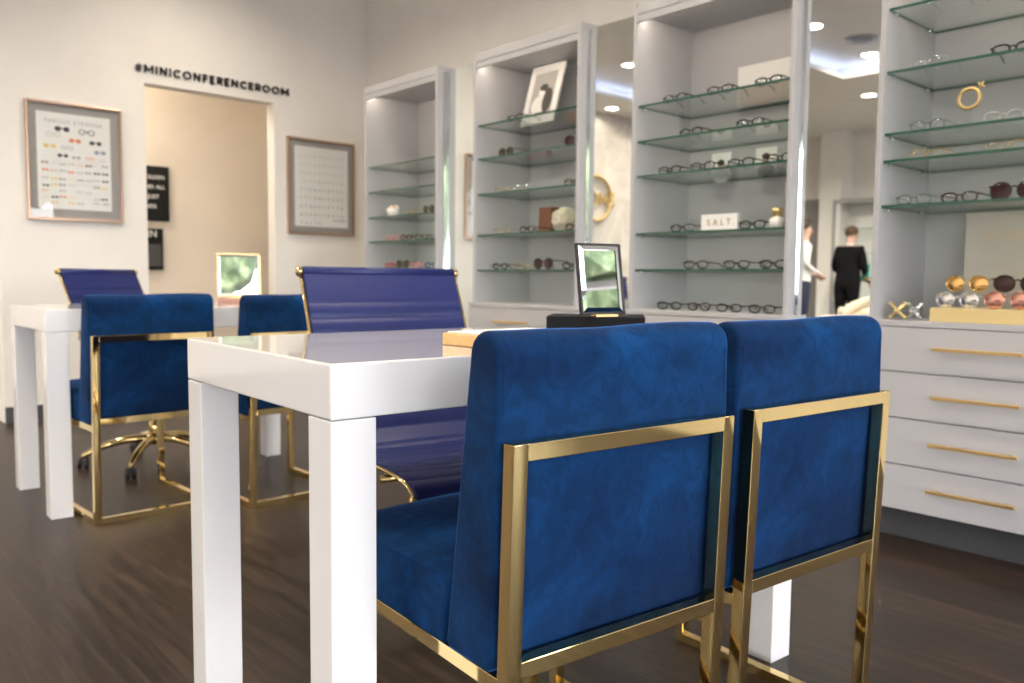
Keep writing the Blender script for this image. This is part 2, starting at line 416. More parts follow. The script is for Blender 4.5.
# tall mirrors between the cabinets
ML = ['tall wall mirror strip between the two cabinets closest to the posters', 'tall wall mirror strip reflecting the gold ring logo', 'tall wall mirror strip reflecting two people and the ceiling lights']
ROT = [R(-3.5), R(-.15), 0]
for i in range(3):
    ya = BAYS[i][1]; yb = BAYS[i+1][0]; yc = (ya+yb)/2
    r_ = empty('wall_mirror', (2.925, yc, 0), 0, ML[i], 'mirror', 'tall mirrors between the cabinets')
    h = (ya-yb)/2-.001
    m = MB(); m.box((.012, -h, 0.0), (XP-2.927, h, 2.052)); b = m.build('backing', CAB, r_)
    m = MB(); m.box((-.006, -h+.006, .005), (0, h-.006, 2.05)); g = m.build('mirror_glass', MIRROR, r_); g.rotation_euler = (0, 0, ROT[i]); g.location = (.004, 0, 0)
    for s_ in (-1, 1): m = MB(); m.box((-.012, s_*h-.005, 0), (.010, s_*h+.0005 if s_ > 0 else s_*h+.005, 2.05)) if False else m.box((-.012, min(s_*h, s_*(h-.006)), 0), (.010, max(s_*h, s_*(h-.006)), 2.05)); m.build('edge_trim', CHROME, r_)

# ------------------------------------------------------------------ parsons tables
def table(x, y, ph, Lg, label):
    W, t, l, H = .615, .0816, .0748, .76
    r_ = empty('white_table', (x, y, 0), ph, label, 'table', 'white lacquered tables')
    m = MB(); m.box((0, 0, H-t), (Lg, W, H), .003, seg=2); m.build('tabletop', TABLE, r_, wn=True)
    for a in (0, Lg-l):
        for b in (0, W-l):
            m = MB(); m.box((a+.0005, b+.0005, 0), (a+l-.0005, b+l-.0005, H-t-.0012), .002); m.build('leg', TABLE, r_, wn=True)
    return r_
table(.5903, 1.045, -.0469, 1.186, 'glossy white square-legged table holding the black box and angled mirror')
table(.7348, 3.3056, -.0156, 1.14, 'glossy white square-legged table holding the small gold mirror, near the doorway')

# ------------------------------------------------------------------ velvet chairs
def arc(cx, cz, r, a0, a1, n): return [(cx+r*math.cos(a0+(a1-a0)*i/n), cz+r*math.sin(a0+(a1-a0)*i/n)) for i in range(n+1)]
def velvet_chair():
    w, s, zt, zr, D, ln = .43, .0235, .673, .381, .483, .035
    r_ = empty('velvet_chair')
    h = s/2
    def P(b, a, z): return (b, a-ln*z, z)
    # rear frame: two posts, top bar, middle rail
    def post(b):
        m = MB(); pts = []
        lo, hi = 0.0, zt
        v = []
        for z in (lo, hi):
            for (db, da) in ((0, 0), (s, 0), (s, s), (0, s)): v.append((b+db, da-ln*z, z))
        t = bmesh.new(); vs = [t.verts.new(q) for q in v]
        for f in ((0, 3, 2, 1), (4, 5, 6, 7), (0, 1, 5, 4), (1, 2, 6, 5), (2, 3, 7, 6), (3, 0, 4, 7)): t.faces.new([vs[i] for i in f])
        bmesh.ops.recalc_face_normals(t, faces=t.faces[:]); bmesh.ops.bevel(t, geom=t.edges[:], offset=.0012, segments=2, affect='EDGES')
        m._merge(t, 0, True); return m
    post(0).build('rear_leg', BRASS, r_, wn=True); post(w-s).build('rear_leg', BRASS, r_, wn=True)
    def bar(name, lo, hi):
        m = MB(); m.box(lo, hi, .0012); m.build(name, BRASS, r_, wn=True)
    a = -ln*zt; bar('back_rail', (s-.001, a+.0008, zt-s), (w-s+.001, a+s, zt))
    a = -ln*zr; bar('back_rail', (s-.001, a+.0008, zr-s), (w-s+.001, a+s, zr))
    bar('floor_rail', (s-.001, .0008, 0), (w-s+.001, s, s))
    for b in (0, w-s):
        bar('floor_rail', (b+.0004, s-.001, 0), (b+s-.0004, D-s+.001, s))
        bar('front_leg', (b, D-s, 0), (b+s, D, .357))
        bar('seat_rail', (b+.0004, s-.012, .334), (b+s-.0004, D-s+.001, .3565))
    bar('seat_rail', (s-.001, D-s, .334), (w-s+.001, D, .3565))
    # seat cushion
    b0, b1 = -.003, w+.008
    prof = [(.14, .3575), (.48, .3575)]+arc(.483, .3725, .015, -PI/2, 0, 3)+[(.500, .40)]+arc(.486, .443, .014, 0, PI/2, 4)+[(.45-.03*k, .4572) for k in range(10)]+[(.14, .44), (.14, .38)]
    m = MB(); m.loft(prof, b0, b1, .006, 18, 4)
    for v in m.bm.verts:
        if v.co.z > .44:
            u = min(max((v.co.x-b0)/(b1-b0), 0), 1); q = min(max((.500-v.co.y)/.34, 0), 1)
            v.co.z += .032*(4*u*(1-u))**.6*max(math.sin(PI*(.12+.70*q)), 0)**.8*min(q*9, 1) + .002*noise.noise(v.co*9)
    st = m.build('seat', VELVET, r_)
    for b in (b0+.0015, b1-.0015):
        m = MB(); m.tube([(b, .165, .4572), (b, .3, .4572), (b, .44, .4572), (b, .486, .4565), (b, .499, .447), (b, .501, .43)], .0022, 6)
        m.build('seam', VELVET, st)
    # back cushion, slim at the top
    z0, z1 = .3575, .816
    def fr(z): return .144-.046*(z-z0)/(z1-z0)
    def re(z): return .034-.004*math.sin((z-z0)/(z1-z0)*PI)+.000*z
    prof = []
    for i in range(15): z = z0+.012+(z1-z0-.058)*i/14; prof.append((fr(z)-ln*z, z))
    zt2 = z1-.040; rr = (fr(zt2)-re(zt2))/2; cx = (fr(zt2)+re(zt2))/2-ln*zt2
    prof += [(cx+rr*math.cos(q)*(1), zt2+.006+.034*math.sin(q)) for q in [PI*k/10 for k in range(11)]]
    for i in range(15): z = zt2-.01-(zt2-.01-z0-.012)*i/14; prof.append((re(z)-ln*z, z))
    prof += [(re(z0)-ln*z0+.01, z0), (fr(z0)-ln*z0-.01, z0)]
    m = MB(); b0, b1 = -.005, w+.021; m.loft(prof, b0, b1, .010, 22, 5, wob=.0035); bk = m.build('backrest', VELVET, r_)
    for b in (b0+.010, b1-.012):
        pts = [(b, re(z)-ln*z+.0005, z) for z in [z0+.02+(zt2-z0-.02)*i/10 for i in range(11)]]
        m = MB(); m.tube(pts, .0013, 6)
        m.build('seam', VELVET, bk)
    return r_
CH = [(.696, .794, -.09, 'blue velvet chair with brass square frame, beside the near leg of the front table'), (1.196, .765, -.07, 'blue velvet brass-framed chair between the first velvet chair and the drawers'),
      (.831, 3.12, .046, 'blue velvet brass-framed chair at the far table, in front of the swivel chair base'), (1.343, 2.981, .024, 'blue velvet brass-framed chair at the far table, below the small gold mirror')]
vc = velvet_chair()
for i, (x, y, p, lab) in enumerate(CH):
    o = vc if i == 0 else copy_tree(vc)
    o.location = (x, y, 0); o.rotation_euler = (0, 0, p); tag(o, lab, 'chair', 'blue velvet chairs with brass frames')

# ------------------------------------------------------------------ swivel chairs
def smooth_path(pts, n=8):
    out = []
    P = [Vector(p) for p in pts]
    for i in range(len(P)-1):
        p0 = P[max(i-1, 0)]; p1 = P[i]; p2 = P[i+1]; p3 = P[min(i+2, len(P)-1)]
        for k in range(n):
            t = k/n; out.append(.5*((2*p1)+(-p0+p2)*t+(2*p0-5*p1+4*p2-p3)*t*t+(-p0+3*p1-3*p2+p3)*t**3))
    out.append(P[-1]); return out
def swivel_chair():
    r_ = empty('swivel_chair'); hw = .242
    path = smooth_path([(0, -.275, .405), (0, -.268, .428), (0, -.20, .447), (0, -.05, .450), (0, .10, .436), (0, .19, .447), (0, .235, .51), (0, .268, .62), (0, .315, .76), (0, .375, .898)], 6)
    # sling with welted ribs
    cum = [0]
    for a, b in zip(path, path[1:]): cum.append(cum[-1]+(b-a).length)
    T = cum[-1]
    def at(s_):
        for i in range(len(cum)-1):
            if cum[i+1] >= s_ or i == len(cum)-2:
                u = (s_-cum[i])/(cum[i+1]-cum[i]); p = path[i].lerp(path[i+1], u); t = (path[i+1]-path[i]).normalized(); return p, t
    pitch = .052; K = 190
    prof_top = []; prof_bot = []
    for i in range(K+1):
        s_ = T*i/K; p, t = at(s_); n = Vector((0, -t.z, t.y)); 
        if n.z < 0 and n.y > 0: n = -n
        fromtop = T-s_
        h = .0065
        if s_ > .02 and fromtop > .088:
            ph_ = ((fromtop-.088) % pitch)/pitch; h = .0015+.0062*math.sin(PI*ph_)**.38
        else: h = .0077
        prof_top.append(p+n*h); prof_bot.append(p-n*(h*.6+.001))
    m = MB(); xs = [-hw+.006+ (2*hw-.012)*k/14 for k in range(15)]
    for prof, flip in ((prof_top, 1), (prof_bot, 0)):
        pts = []; fc = []
        for xi, x in enumerate(xs):
            for j, p in enumerate(prof):
                e = abs(x)/hw; sag = -.006*(1-e*e)
                pts.append((x, p.y, p.z+(sag if j < K*.45 else 0)))
        n = len(prof)
        for xi in range(len(xs)-1):
            for j in range(n-1): fc.append((xi*n+j, xi*n+j+1, (xi+1)*n+j+1, (xi+1)*n+j))
        m.poly(pts, fc, 0, True)
    # close edges
    for x in (xs[0], xs[-1]):
        pts = [(x, p.y, p.z) for p in prof_top]+[(x, p.y, p.z) for p in prof_bot]; n = K+1
        m.poly(pts, [(j, j+1, n+j+1, n+j) for j in range(K)], 0, False)
    # rolled ends
    pe = path[-1]; ps = path[0]
    m.tube([(-hw+.006, pe.y, pe.z), (hw-.006, pe.y, pe.z)], .014, 14); m.tube([(-hw+.006, ps.y, ps.z), (hw-.006, ps.y, ps.z)], .013, 14)
    m.build('sling', LEATH, r_)
    for sx in (-1, 1):
        m = MB(); x = sx*hw
        m.tube([(x, p.y, p.z) for p in path[2:-1]], .0048, 8)
        m.lathe([(.0, -.006), (.0135, -.006), (.015, 0), (.0135, .006), (.0, .006)], seg=18, M=Matrix.Translation((x+sx*.002, pe.y, pe.z)) @ Matrix.Rotation(PI/2, 4, 'Y'), cap=False)
        m.lathe([(.0, -.006), (.014, -.006), (.015, 0), (.014, .006), (.0, .006)], seg=18, M=Matrix.Translation((x, ps.y, ps.z)) @ Matrix.Rotation(PI/2, 4, 'Y'), cap=False)
        m.build('side_rail', BRASS, r_)
    m = MB()
    m.tube([(-hw, -.12, .425), (hw, -.12, .425)], .009, 8); m.tube([(-hw, .12, .42), (hw, .12, .42)], .009, 8); m.tube([(-hw, .27, .60), (hw, .27, .60)], .007, 8)
    m.tube([(0, -.12, .42), (-.03, .05, .385), (0, .12, .415)], .016, 8)
    m.build('cross_stretcher', BRASS, r_)
    OB = (-.03, .05, 0)
    m = MB(); m.lathe([(.022, .14), (.026, .15), (.026, .20), (.018, .21), (.018, .385), (.03, .39)], seg=18); m.build('column', BRASS, r_).location = OB
    m = MB(); m.lathe([(.0, .098), (.042, .10), (.045, .125), (.036, .15), (.0, .152)], seg=20, cap=False)
    for k in range(5):
        a = 2*PI*k/5+R(200); c, s_ = math.cos(a), math.sin(a)
        pts = smooth_path([(c*.03, s_*.03, .125), (c*.12, s_*.12, .122), (c*.22, s_*.22, .098), (c*.29, s_*.29, .066), (c*.305, s_*.305, .06)], 4)
        m.tube(pts, [.020-.009*i/(len(pts)-1) for i in range(len(pts))], 10)
        m.tube([(c*.305, s_*.305, .065), (c*.305, s_*.305, .045)], .008, 8)
    m.build('star_base', BRASS, r_).location = OB
    for k in range(5):
        a = 2*PI*k/5+R(200); c, s_ = math.cos(a), math.sin(a); M_ = Matrix.Translation((c*.305, s_*.305, .026)) @ Matrix.Rotation(a+.6+k, 4, 'Z')
        m = MB()
        for sx in (-1, 1):
            m.lathe([(.0, -.008), (.022, -.008), (.026, -.005), (.026, .005), (.022, .008), (.0, .008)], seg=18, M=M_ @ Matrix.Translation((0, sx*.014, 0)) @ Matrix.Rotation(PI/2, 4, 'X'), cap=False)
        m.box((-.018, -.007, -.004), (.018, .007, .026), .004, M=M_)
        m.build('caster', BLACK, r_).location = OB
    return r_
sw = swivel_chair(); sw.location = (1.28, 1.68, 0); sw.rotation_euler = (0, 0, R(-7)); tag(sw, 'ribbed blue leather swivel chair with brass rails behind the front table', 'office chair', 'blue leather swivel chairs')
s2 = copy_tree(sw); s2.location = (1.39, 3.98, 0); s2.rotation_euler = (0, 0, R(32)); tag(s2, 'ribbed blue leather swivel chair behind the far table, turned aslant near the poster wall', 'office chair', 'blue leather swivel chairs')
#ITEMS-START
# ------------------------------------------------------------------ wall lettering and pictures
FX = (Vector((1, 0, 0)), Vector((0, 0, 1)), Vector((0, -1, 0)))      # text on a wall that faces -Y
def stroke(m, P, t, M, dz, mi=0, closed=False):
    """flat stroke of width t along the 2-D points P, dz thick"""
    n = len(P)
    for i in range(n if closed else n-1):
        a = Vector(P[i]); b = Vector(P[(i+1) % n]); d = (b-a)
        if d.length < 1e-7: continue
        d.normalize(); w = Vector((-d.y, d.x))*t/2; e = d*t*(.5 if (n == 2 or closed or True) and False else .0)
        q = [a-w-e, b-w+e, b+w+e, a+w-e]
        pts = [(p.x, p.y, 0) for p in q]+[(p.x, p.y, dz) for p in q]
        m.poly(pts, [(3, 2, 1, 0), (4, 5, 6, 7), (0, 1, 5, 4), (1, 2, 6, 5), (2, 3, 7, 6), (3, 0, 4, 7)], mi, M=M)
def arcp(cx, cy, rx, ry, a0, a1, n=14): return [(cx+rx*math.cos(R(a0+(a1-a0)*i/n)), cy+ry*math.sin(R(a0+(a1-a0)*i/n))) for i in range(n+1)]
def glyph_strokes(ch):
    h = .11
    return {'#': (.80, [[(.28, 0), (.38, 1)], [(.54, 0), (.64, 1)], [(.06, .34), (.80, .34)], [(.12, .68), (.86, .68)]]),
     'M': (1.02, [[(.09, 0), (.09, 1)], [(.93, 0), (.93, 1)], [(.09, .93), (.51, .28)], [(.51, .28), (.93, .93)]]),
     'I': (.18, [[(.09, 0), (.09, 1)]]), 'N': (.82, [[(.09, 0), (.09, 1)], [(.73, 0), (.73, 1)], [(.09, .96), (.73, .04)]]),
     'C': (.84, [arcp(.50, .5, .41, .42, 48, 312)]), 'O': (1.0, [arcp(.5, .5, .42, .42, 0, 360, 20)]),
     'F': (.58, [[(.09, 0), (.09, 1)], [(.09, .915), (.56, .915)], [(.09, .47), (.52, .47)]]),
     'E': (.62, [[(.09, 0), (.09, 1)], [(.09, .915), (.60, .915)], [(.09, .50), (.56, .50)], [(.09, .085), (.60, .085)]]),
     'R': (.66, [[(.09, 0), (.09, 1)], [(.09, .915), (.36, .915)]+arcp(.36, .68, .24, .235, 90, -90, 8)+[(.09, .445)], [(.34, .45), (.62, 0)]]),
     'S': (.60, [arcp(.30, .715, .21, .20, 35, 250, 10)+arcp(.30, .285, .22, .20, 70, -150, 10)]),
     'A': (.90, [[(.06, 0), (.45, .97)], [(.84, 0), (.45, .97)], [(.22, .30), (.68, .30)]]), 'L': (.56, [[(.09, 0), (.09, 1)], [(.09, .085), (.54, .085)]]),
     'T': (.72, [[(.36, 0), (.36, 1)], [(.02, .915), (.70, .915)]]), '.': (.2, [[(.1, 0), (.1, .17)]])}[ch]
def stroke_text(m, txt, height, thick, gap, M, dz, width=None, mi=0):
    tot = sum(glyph_strokes(c)[0]*height for c in txt)+gap*(len(txt)-1); k = width/tot if width else 1; x = 0
    for c in txt:
        w_, S = glyph_strokes(c)
        for P in S: stroke(m, [((x+px*height)*k, py*height) for px, py in P], thick*(.62 if c == '#' else 1), M, dz, mi)
        x += w_*height+gap
FS = (Vector((0, -1, 0)), Vector((0, 0, 1)), Vector((-1, 0, 0)))     # text that faces -X
m = MB(); stroke_text(m, '#MINICONFERENCEROOM', .050, .0115, .0135, basis(*FX, (1.808, YW-.001, 2.179)), .012, 1.058)
o = m.build('wall_lettering', INK); tag(o, 'black raised capital lettering on the wall above the doorway', 'lettering')

INKS = [mat('print_'+n, c, .6) for n, c in (('black', (.03, .03, .035)), ('grey', (.35, .35, .38)), ('orange', (.75, .22, .08)), ('yellow', (.80, .60, .25)), ('line', (.55, .53, .52)), ('slate', (.28, .32, .42)))]
def flatq(m, x0, z0, x1, z1, y, mi):
    m.poly([(x0, y, z0), (x1, y, z0), (x1, y, z1), (x0, y, z1)], [(0, 1, 2, 3)], mi)
def disc(m, cx, cz, rx, rz, y, mi, n=12, hole=0):
    P = [(cx+rx*math.cos(2*PI*i/n), y, cz+rz*math.sin(2*PI*i/n)) for i in range(n)]
    if hole:
        Q = [(cx+rx*hole*math.cos(2*PI*i/n), y, cz+rz*hole*math.sin(2*PI*i/n)) for i in range(n)]
        m.poly(P+Q, [(i, (i+1) % n, n+(i+1) % n, n+i) for i in range(n)], mi)
    else: m.poly(P, [tuple(range(n))], mi)
def glyph(m, cx, cz, w, y, mi, outline=False):
    s = w/2
    for q in (-1, 1): disc(m, cx+q*s*.55, cz, s*.42, s*.36, y, mi, hole=.72 if outline else 0)
    flatq(m, cx-s*.16, cz+s*.02, cx+s*.16, cz+s*.16, y, mi)
def picture(x0, z0, x1, z1, fw, lab, kind):
    p = empty('framed_poster', ((x0+x1)/2, YW, z0), 0, lab, 'picture', None); O = Matrix.Translation((-(x0+x1)/2, -YW, -z0))
    m = MB()
    for lo, hi in (((x0, YW-.028, z0), (x0+fw, YW-.001, z1)), ((x1-fw, YW-.028, z0), (x1, YW-.001, z1)), ((x0+fw, YW-.028, z0), (x1-fw, YW-.001, z0+fw)), ((x0+fw, YW-.028, z1-fw), (x1-fw, YW-.001, z1))):
        m.box(lo, hi, .002, M=O)
    m.build('frame', ROSE, p, wn=True)
    m = MB(); m.box((x0+fw, YW-.012, z0+fw), (x1-fw, YW-.002, z1-fw), M=O); m.build('mat_board', MATG, p)
    m = MB()
    if kind == 0:
        a, b, c, d = x0+.058, x1-.066, z0+.068, z1-.062
        m.box((a, YW-.0135, c), (b, YW-.012, d), M=O, mi=0); y = YW-.0142; W_ = b-a; H_ = d-c
        me = text_mesh('FAMOUS EYEWEAR', .034, .0, .0, basis(*FX, (a+.055, y, d-.062)), 1.2); 
        xs = [v.co.x for v in me.vertices]; k = (W_*.78)/(max(xs)-min(xs)); me.transform(Matrix.Translation((a+.11*W_, 0, 0)) @ Matrix.Diagonal((k, 1, 1, 1)) @ Matrix.Translation((-min(xs), 0, 0)))
        me.transform(O); add_mesh(m, me, 2)
        G = [(.34, .835, .21, 1, 0), (.67, .825, .23, 1, 1), (.22, .77, .2, 5, 1), (.51, .725, .17, 3, 0), (.79, .72, .18, 1, 0), (.17, .65, .18, 4, 0), (.40, .645, .17, 2, 1), (.85, .625, .17, 6, 0),
             (.34, .56, .15, 1, 0), (.52, .55, .12, 2, 0), (.71, .55, .14, 3, 1), (.88, .54, .12, 5, 1), (.1, .48, .1, 3, 1)]
        r2 = random.Random(3)
        for row, zz in enumerate((.455, .375, .30, .225, .165, .105, .05)):
            for j in range(8):
                if row in (0, 1, 2) or r2.random() < .62: G.append((.10+.115*j+r2.uniform(-.01, .01), zz+.02-.004*j*0+r2.uniform(-.008, .008), .095, r2.choice([1, 1, 2, 2, 5, 3, 4]), r2.random() < .3))
        for gx, gz, gw, mi, ol in G:
            t = MB(); glyph(t, a+gx*W_, c+gz*H_, gw*W_, y, mi, ol)
            for v in t.bm.verts: v.co = O @ v.co
            n0 = len(m.bm.faces); mp = {v: m.bm.verts.new(v.co) for v in t.bm.verts}
            for f in t.bm.faces:
                g = m.bm.faces.new([mp[v] for v in f.verts]); g.material_index = mi
            t.bm.free()
        for zz in (.505, .265): 
            m.poly([O @ Vector(q) for q in ((a+.2*W_, y, c+zz*H_), (a+.85*W_, y, c+zz*H_), (a+.85*W_, y, c+(zz+.004)*H_), (a+.2*W_, y, c+(zz+.004)*H_))], [(0, 1, 2, 3)], 5)
    else:
        a, b, c, d = x0+.058, x1-.055, z0+.060, z1-.058
        m.box((a, YW-.0135, c), (b, YW-.012, d), M=O, mi=0); y = YW-.0142; W_ = b-a; H_ = d-c
        rows = ['JLCSTCZSTN', 'FPYLDGTYTD', 'TVSYCSRZTR', 'LYTFBUZPFB', 'TYSRAYZTSE', 'STYUZTFARR', 'ZTQAATZSTB', 'BFRRTYRZYR', 'PUSTA']
        for i, row in enumerate(rows):
            for j, ch in enumerate(row):
                me = text_mesh(ch, .022, .0, .0004, basis(*FX, (a+.045+j*(W_-.08)/9.6, y, d-.075-i*.061)))
                me.transform(O); add_mesh(m, me, 2 if i < 4 else 1)
        me = text_mesh('EYE CHART', .021, 0, .0006, basis(*FX, (b-.125, y, c+.045))); me.transform(O); add_mesh(m, me, 2)
    m.build('print', [PAPER]+INKS, p)
    m = MB(); m.box((x0+fw, YW-.0215, z0+fw), (x1-fw, YW-.0195, z1-fw), M=O); m.build('glass', FRG, p)
picture(1.180, 1.213, 1.716, 1.916, .014, 'rose-gold framed poster of many drawn eyeglasses on the white wall', 0)
picture(2.846, 1.197, 3.398, 1.895, .016, 'rose-gold framed poster of small letter rows between doorway and cabinets', 1)

# letter boards behind the doorway
def board(x0, x1, z0, z1, lines, size, lab, lower=None):
    p = empty('letter_board', ((x0+x1)/2, 6.8, z0), 0, lab, 'sign', None); O = Matrix.Translation((-(x0+x1)/2, -6.8, -z0))
    m = MB(); m.box((x0, 6.775, z0), (x1, 6.799, z1), .002, M=O); m.build('board', mat('board_black', (.004, .004, .004), .9), p, wn=True)
    m = MB()
    for (x, z, s) in lines:
        me = text_mesh(s, size, .001, .0008, basis(*FX, (x, 6.773, z)), 1.05); me.transform(O); add_mesh(m, me)
    m.build('lettering', mat('board_letters', (.75, .73, .70), .6), p)
    if lower:
        m = MB(); m.box(lower[0], lower[1], M=O); m.build('photo_strip', mat('dark_photo', (.06, .058, .056), .5), p)
board(1.99, 2.413, 1.309, 1.735, [(2.165, 1.635, 'E GOLDEN'), (2.165, 1.56, 'E AND ALL'), (2.165, 1.485, 'E IS JUST'), (2.165, 1.41, 'RIENDS')], .042, 'black felt letter board with white lines of text, the higher one behind the doorway')
board(1.99, 2.357, .929, 1.252, [(2.17, 1.185, 'E IN')], .075, 'dark poster board with white heading, the lower one behind the doorway', ((2.0, 6.771, .955), (2.34, 6.7745, 1.13)))

# logo ring on the marble wall
p = empty('logo_sign', (-2.22, YE, 1.94), 0, 'gold ring logo with two letters on the marble wall, seen in the mirror', 'sign')
m = MB(); m.tube([(.285*math.cos(a), -.03, .285*math.sin(a)) for a in [2*PI*i/40 for i in range(40)]], .022, 10, closed=True); m.build('ring', SATING, p)
m = MB(); stroke_text(m, 'MO', .165, .030, .035, basis(*FX, (-.240, -.012, -.085)), .02); m.build('lettering', SATING, p)
m = MB()
for s in (-1, 1): m.poly([(-.30, -.05, 0), (-.35-.02*s, -.03, s*.09), (-.25-.03*s, -.03, s*.10), (-.30, -.07, s*.05)], [(0, 1, 2), (0, 2, 3), (0, 3, 1), (1, 3, 2)], 0)
m.sphere((-.30, -.045, 0), .022, 2); m.build('bow', SATING, p)

# ------------------------------------------------------------------ eyeglasses
GM = {}
def gmat(name, c, rough=.25, metal=0.0, alpha=None):
    if name not in GM: GM[name] = clear(name, c, ior=1.5) if alpha else mat(name, c, rough, metal)
    return GM[name]
LENS = clear('clear_lens', (.93, .95, .95), ior=2.1)
KINDS = {
 'dark': (gmat('frame_black', (.015, .014, .016)), LENS, .048, .029, .0033, 'black-rimmed glasses'),
 'tort': (gmat('frame_tortoise', (.045, .022, .014)), LENS, .047, .030, .0033, 'brown tortoise-rimmed glasses'),
 'clear': (gmat('frame_silver', (.75, .77, .80), .2, .8), LENS, .046, .034, .0014, 'thin silver-rimmed glasses'),
 'crystal': (gmat('frame_crystal', (.72, .76, .76), alpha=1), LENS, .046, .034, .0020, 'pale crystal-rimmed glasses'),
 'gold': (gmat('frame_gold', (.85, .58, .22), .2, 1), LENS, .047, .031, .0014, 'gold-rimmed glasses'),
 'pink': (gmat('frame_pink', (.70, .30, .30)), LENS, .046, .028, .0030, 'pink-rimmed glasses'),
 'red': (gmat('frame_red', (.45, .03, .03)), LENS, .046, .028, .0030, 'red-rimmed glasses'),
 'blue': (gmat('frame_blue', (.03, .07, .20)), LENS, .046, .028, .0030, 'navy-rimmed glasses'),
 'sun': (gmat('frame_darkbrown', (.03, .012, .010)), gmat('lens_brown', (.035, .012, .012), .06), .060, .052, .0032, 'dark-lensed sunglasses'),
 'sunsmall': (gmat('frame_olive', (.05, .045, .02)), gmat('lens_olive', (.04, .035, .02), .08), .052, .046, .0024, 'small olive-lensed sunglasses'),
 'goldmirror': (gmat('frame_gold', (.85, .58, .22), .2, 1), gmat('lens_gold', (.95, .58, .22), .08, 1), .056, .052, .0022, 'gold mirror-lensed sunglasses'),
 'silvermirror': (gmat('frame_silver', (.75, .77, .80), .2, .8), gmat('lens_silver', (.85, .85, .86), .08, 1), .056, .050, .0022, 'silver mirror-lensed sunglasses'),
 'rosemirror': (gmat('frame_rose', (.75, .40, .32), .2, 1), gmat('lens_rose', (.80, .42, .34), .10, 1), .058, .054, .0022, 'rose mirror-lensed sunglasses')}
PROTO = {}
def glasses(kind):
    if kind in PROTO: return copy_tree(PROTO[kind])
    fm, lm, lw, lh, rt, _ = KINDS[kind]
    g = empty('sunglasses' if 'sun' in kind or 'mirror' in kind else 'eyeglasses'); dx = lw/2+.009
    m = MB(); zc = lh/2+rt
    def rim(cx, q, k=1.0):
        P = []
        for i in range(20):
            a = 2*PI*i/20; ca, sa = math.cos(a), math.sin(a); e = .78 if kind in ('dark', 'tort', 'pink', 'red', 'blue') else .95
            P.append((cx+lw/2*k*math.copysign(abs(ca)**e, ca), .004*abs(ca)*0, zc+lh/2*k*math.copysign(abs(sa)**e, sa)))
        return P
    for s in (-1, 1): m.tube(rim(s*dx, s), rt, 6, closed=True)
    m.tube([(-.0105, 0, zc+lh*.12), (-.004, -.002, zc+lh*.24), (.004, -.002, zc+lh*.24), (.0105, 0, zc+lh*.12)], rt*.9, 6)
    for s in (-1, 1): m.tube([(s*(dx+lw/2), 0, zc+lh*.28), (s*(dx+lw/2+.006), .004, zc+lh*.28)], rt*1.1, 6)
    m.build('frame_front', fm, g)
    for s in (-1, 1):
        m = MB(); P = rim(s*dx, s, .97); n = len(P)
        c = Vector((s*dx, -.0035, zc)); pts = P+[tuple(c)]
        pts += [(x, y+.0012, z) for (x, y, z) in P]+[(c.x, c.y+.0012, c.z)]
        fc = [(i, (i+1) % n, n) for i in range(n)]+[(n+1+(i+1) % n, n+1+i, 2*n+1) for i in range(n)]
        m.poly(pts, fc, 0, True); m.build('lens', lm, g)
        m = MB(); x = s*(dx+lw/2+.006)
        m.tube([(x, .004, zc+lh*.28), (x-s*.002, .05, zc+lh*.26), (x-s*.004, .095, zc+lh*.22), (x-s*.006, .12, max(zc-lh*.1, .006)), (x-s*.007, .135, .006)], [rt*.9, rt*.8, rt*.8, rt, rt*.8], 6)
        m.build('temple', fm, g)
    PROTO[kind] = g; return g
CABN = ['cabinet beside the posters', 'cabinet with the leaning photo', 'cabinet with the white sign', 'cabinet with the ring ornament']
SHN = ['top shelf', 'second shelf', 'third shelf', 'fourth shelf', 'fifth shelf', 'counter']
ORD = ['first', 'second', 'third', 'fourth', 'fifth']
def put(b, s, ys, kinds, x=2.945):
    z = SH[b][s] if s < 5 else .755
    for i, (y, k) in enumerate(zip(ys, kinds)):
        g = glasses(k); g.location = (x+rnd.uniform(-.004, .006), y, z+.0006); g.rotation_euler = (0, 0, -PI/2+rnd.uniform(-.10, .10))
        where = 'alone' if len(ys) == 1 else ORD[i]+' from the poster wall'
        tag(g, '%s %s on %s, %s' % (KINDS[k][5], where, SHN[s], CABN[b]), 'sunglasses' if 'sun' in k or 'mirror' in k else 'glasses', 'eyewear on the cabinet shelves')
put(0, 2, [4.206, 4.050], ['gold', 'sunsmall'])
put(0, 3, [4.446, 4.275, 4.113], ['pink', 'tort', 'dark'])
put(0, 4, [4.457, 4.313, 4.172, 4.02], ['red', 'sunsmall', 'pink', 'blue'])
put(1, 0, [3.29], ['dark'])
put(1, 1, [3.365, 2.86], ['sunsmall', 'sun'])
put(1, 2, [3.395, 3.235, 2.86], ['gold', 'clear', 'tort'])
put(1, 3, [3.40, 3.19, 2.85], ['gold', 'dark', 'tort'])
put(1, 4, [3.40, 3.235, 3.065, 2.87], ['dark', 'gold', 'sun', 'dark'])
put(2, 0, [2.262, 2.036, 1.817], ['dark', 'tort', 'dark'])
put(2, 1, [2.18, 1.891], ['dark', 'dark'])
put(2, 2, [2.28, 2.109, 1.93, 1.757], ['dark', 'tort', 'dark', 'tort'])
put(2, 3, [2.21, 1.868], ['dark', 'dark']); 
put(2, 4, [2.137, 1.935, 1.765], ['tort', 'dark', 'dark'])
put(2, 5, [2.27, 2.115, 1.965, 1.81], ['dark', 'tort', 'dark', 'dark'])
put(3, 0, [1.19, 1.018], ['clear', 'crystal'])
put(3, 1, [1.215, .958], ['clear', 'dark'])
put(3, 2, [1.206, .975], ['crystal', 'clear'])
put(3, 3, [1.199, .964], ['gold', 'gold'])
put(3, 4, [1.245, 1.10, .935, .775], ['crystal', 'tort', 'sun', 'sun'], 2.955)

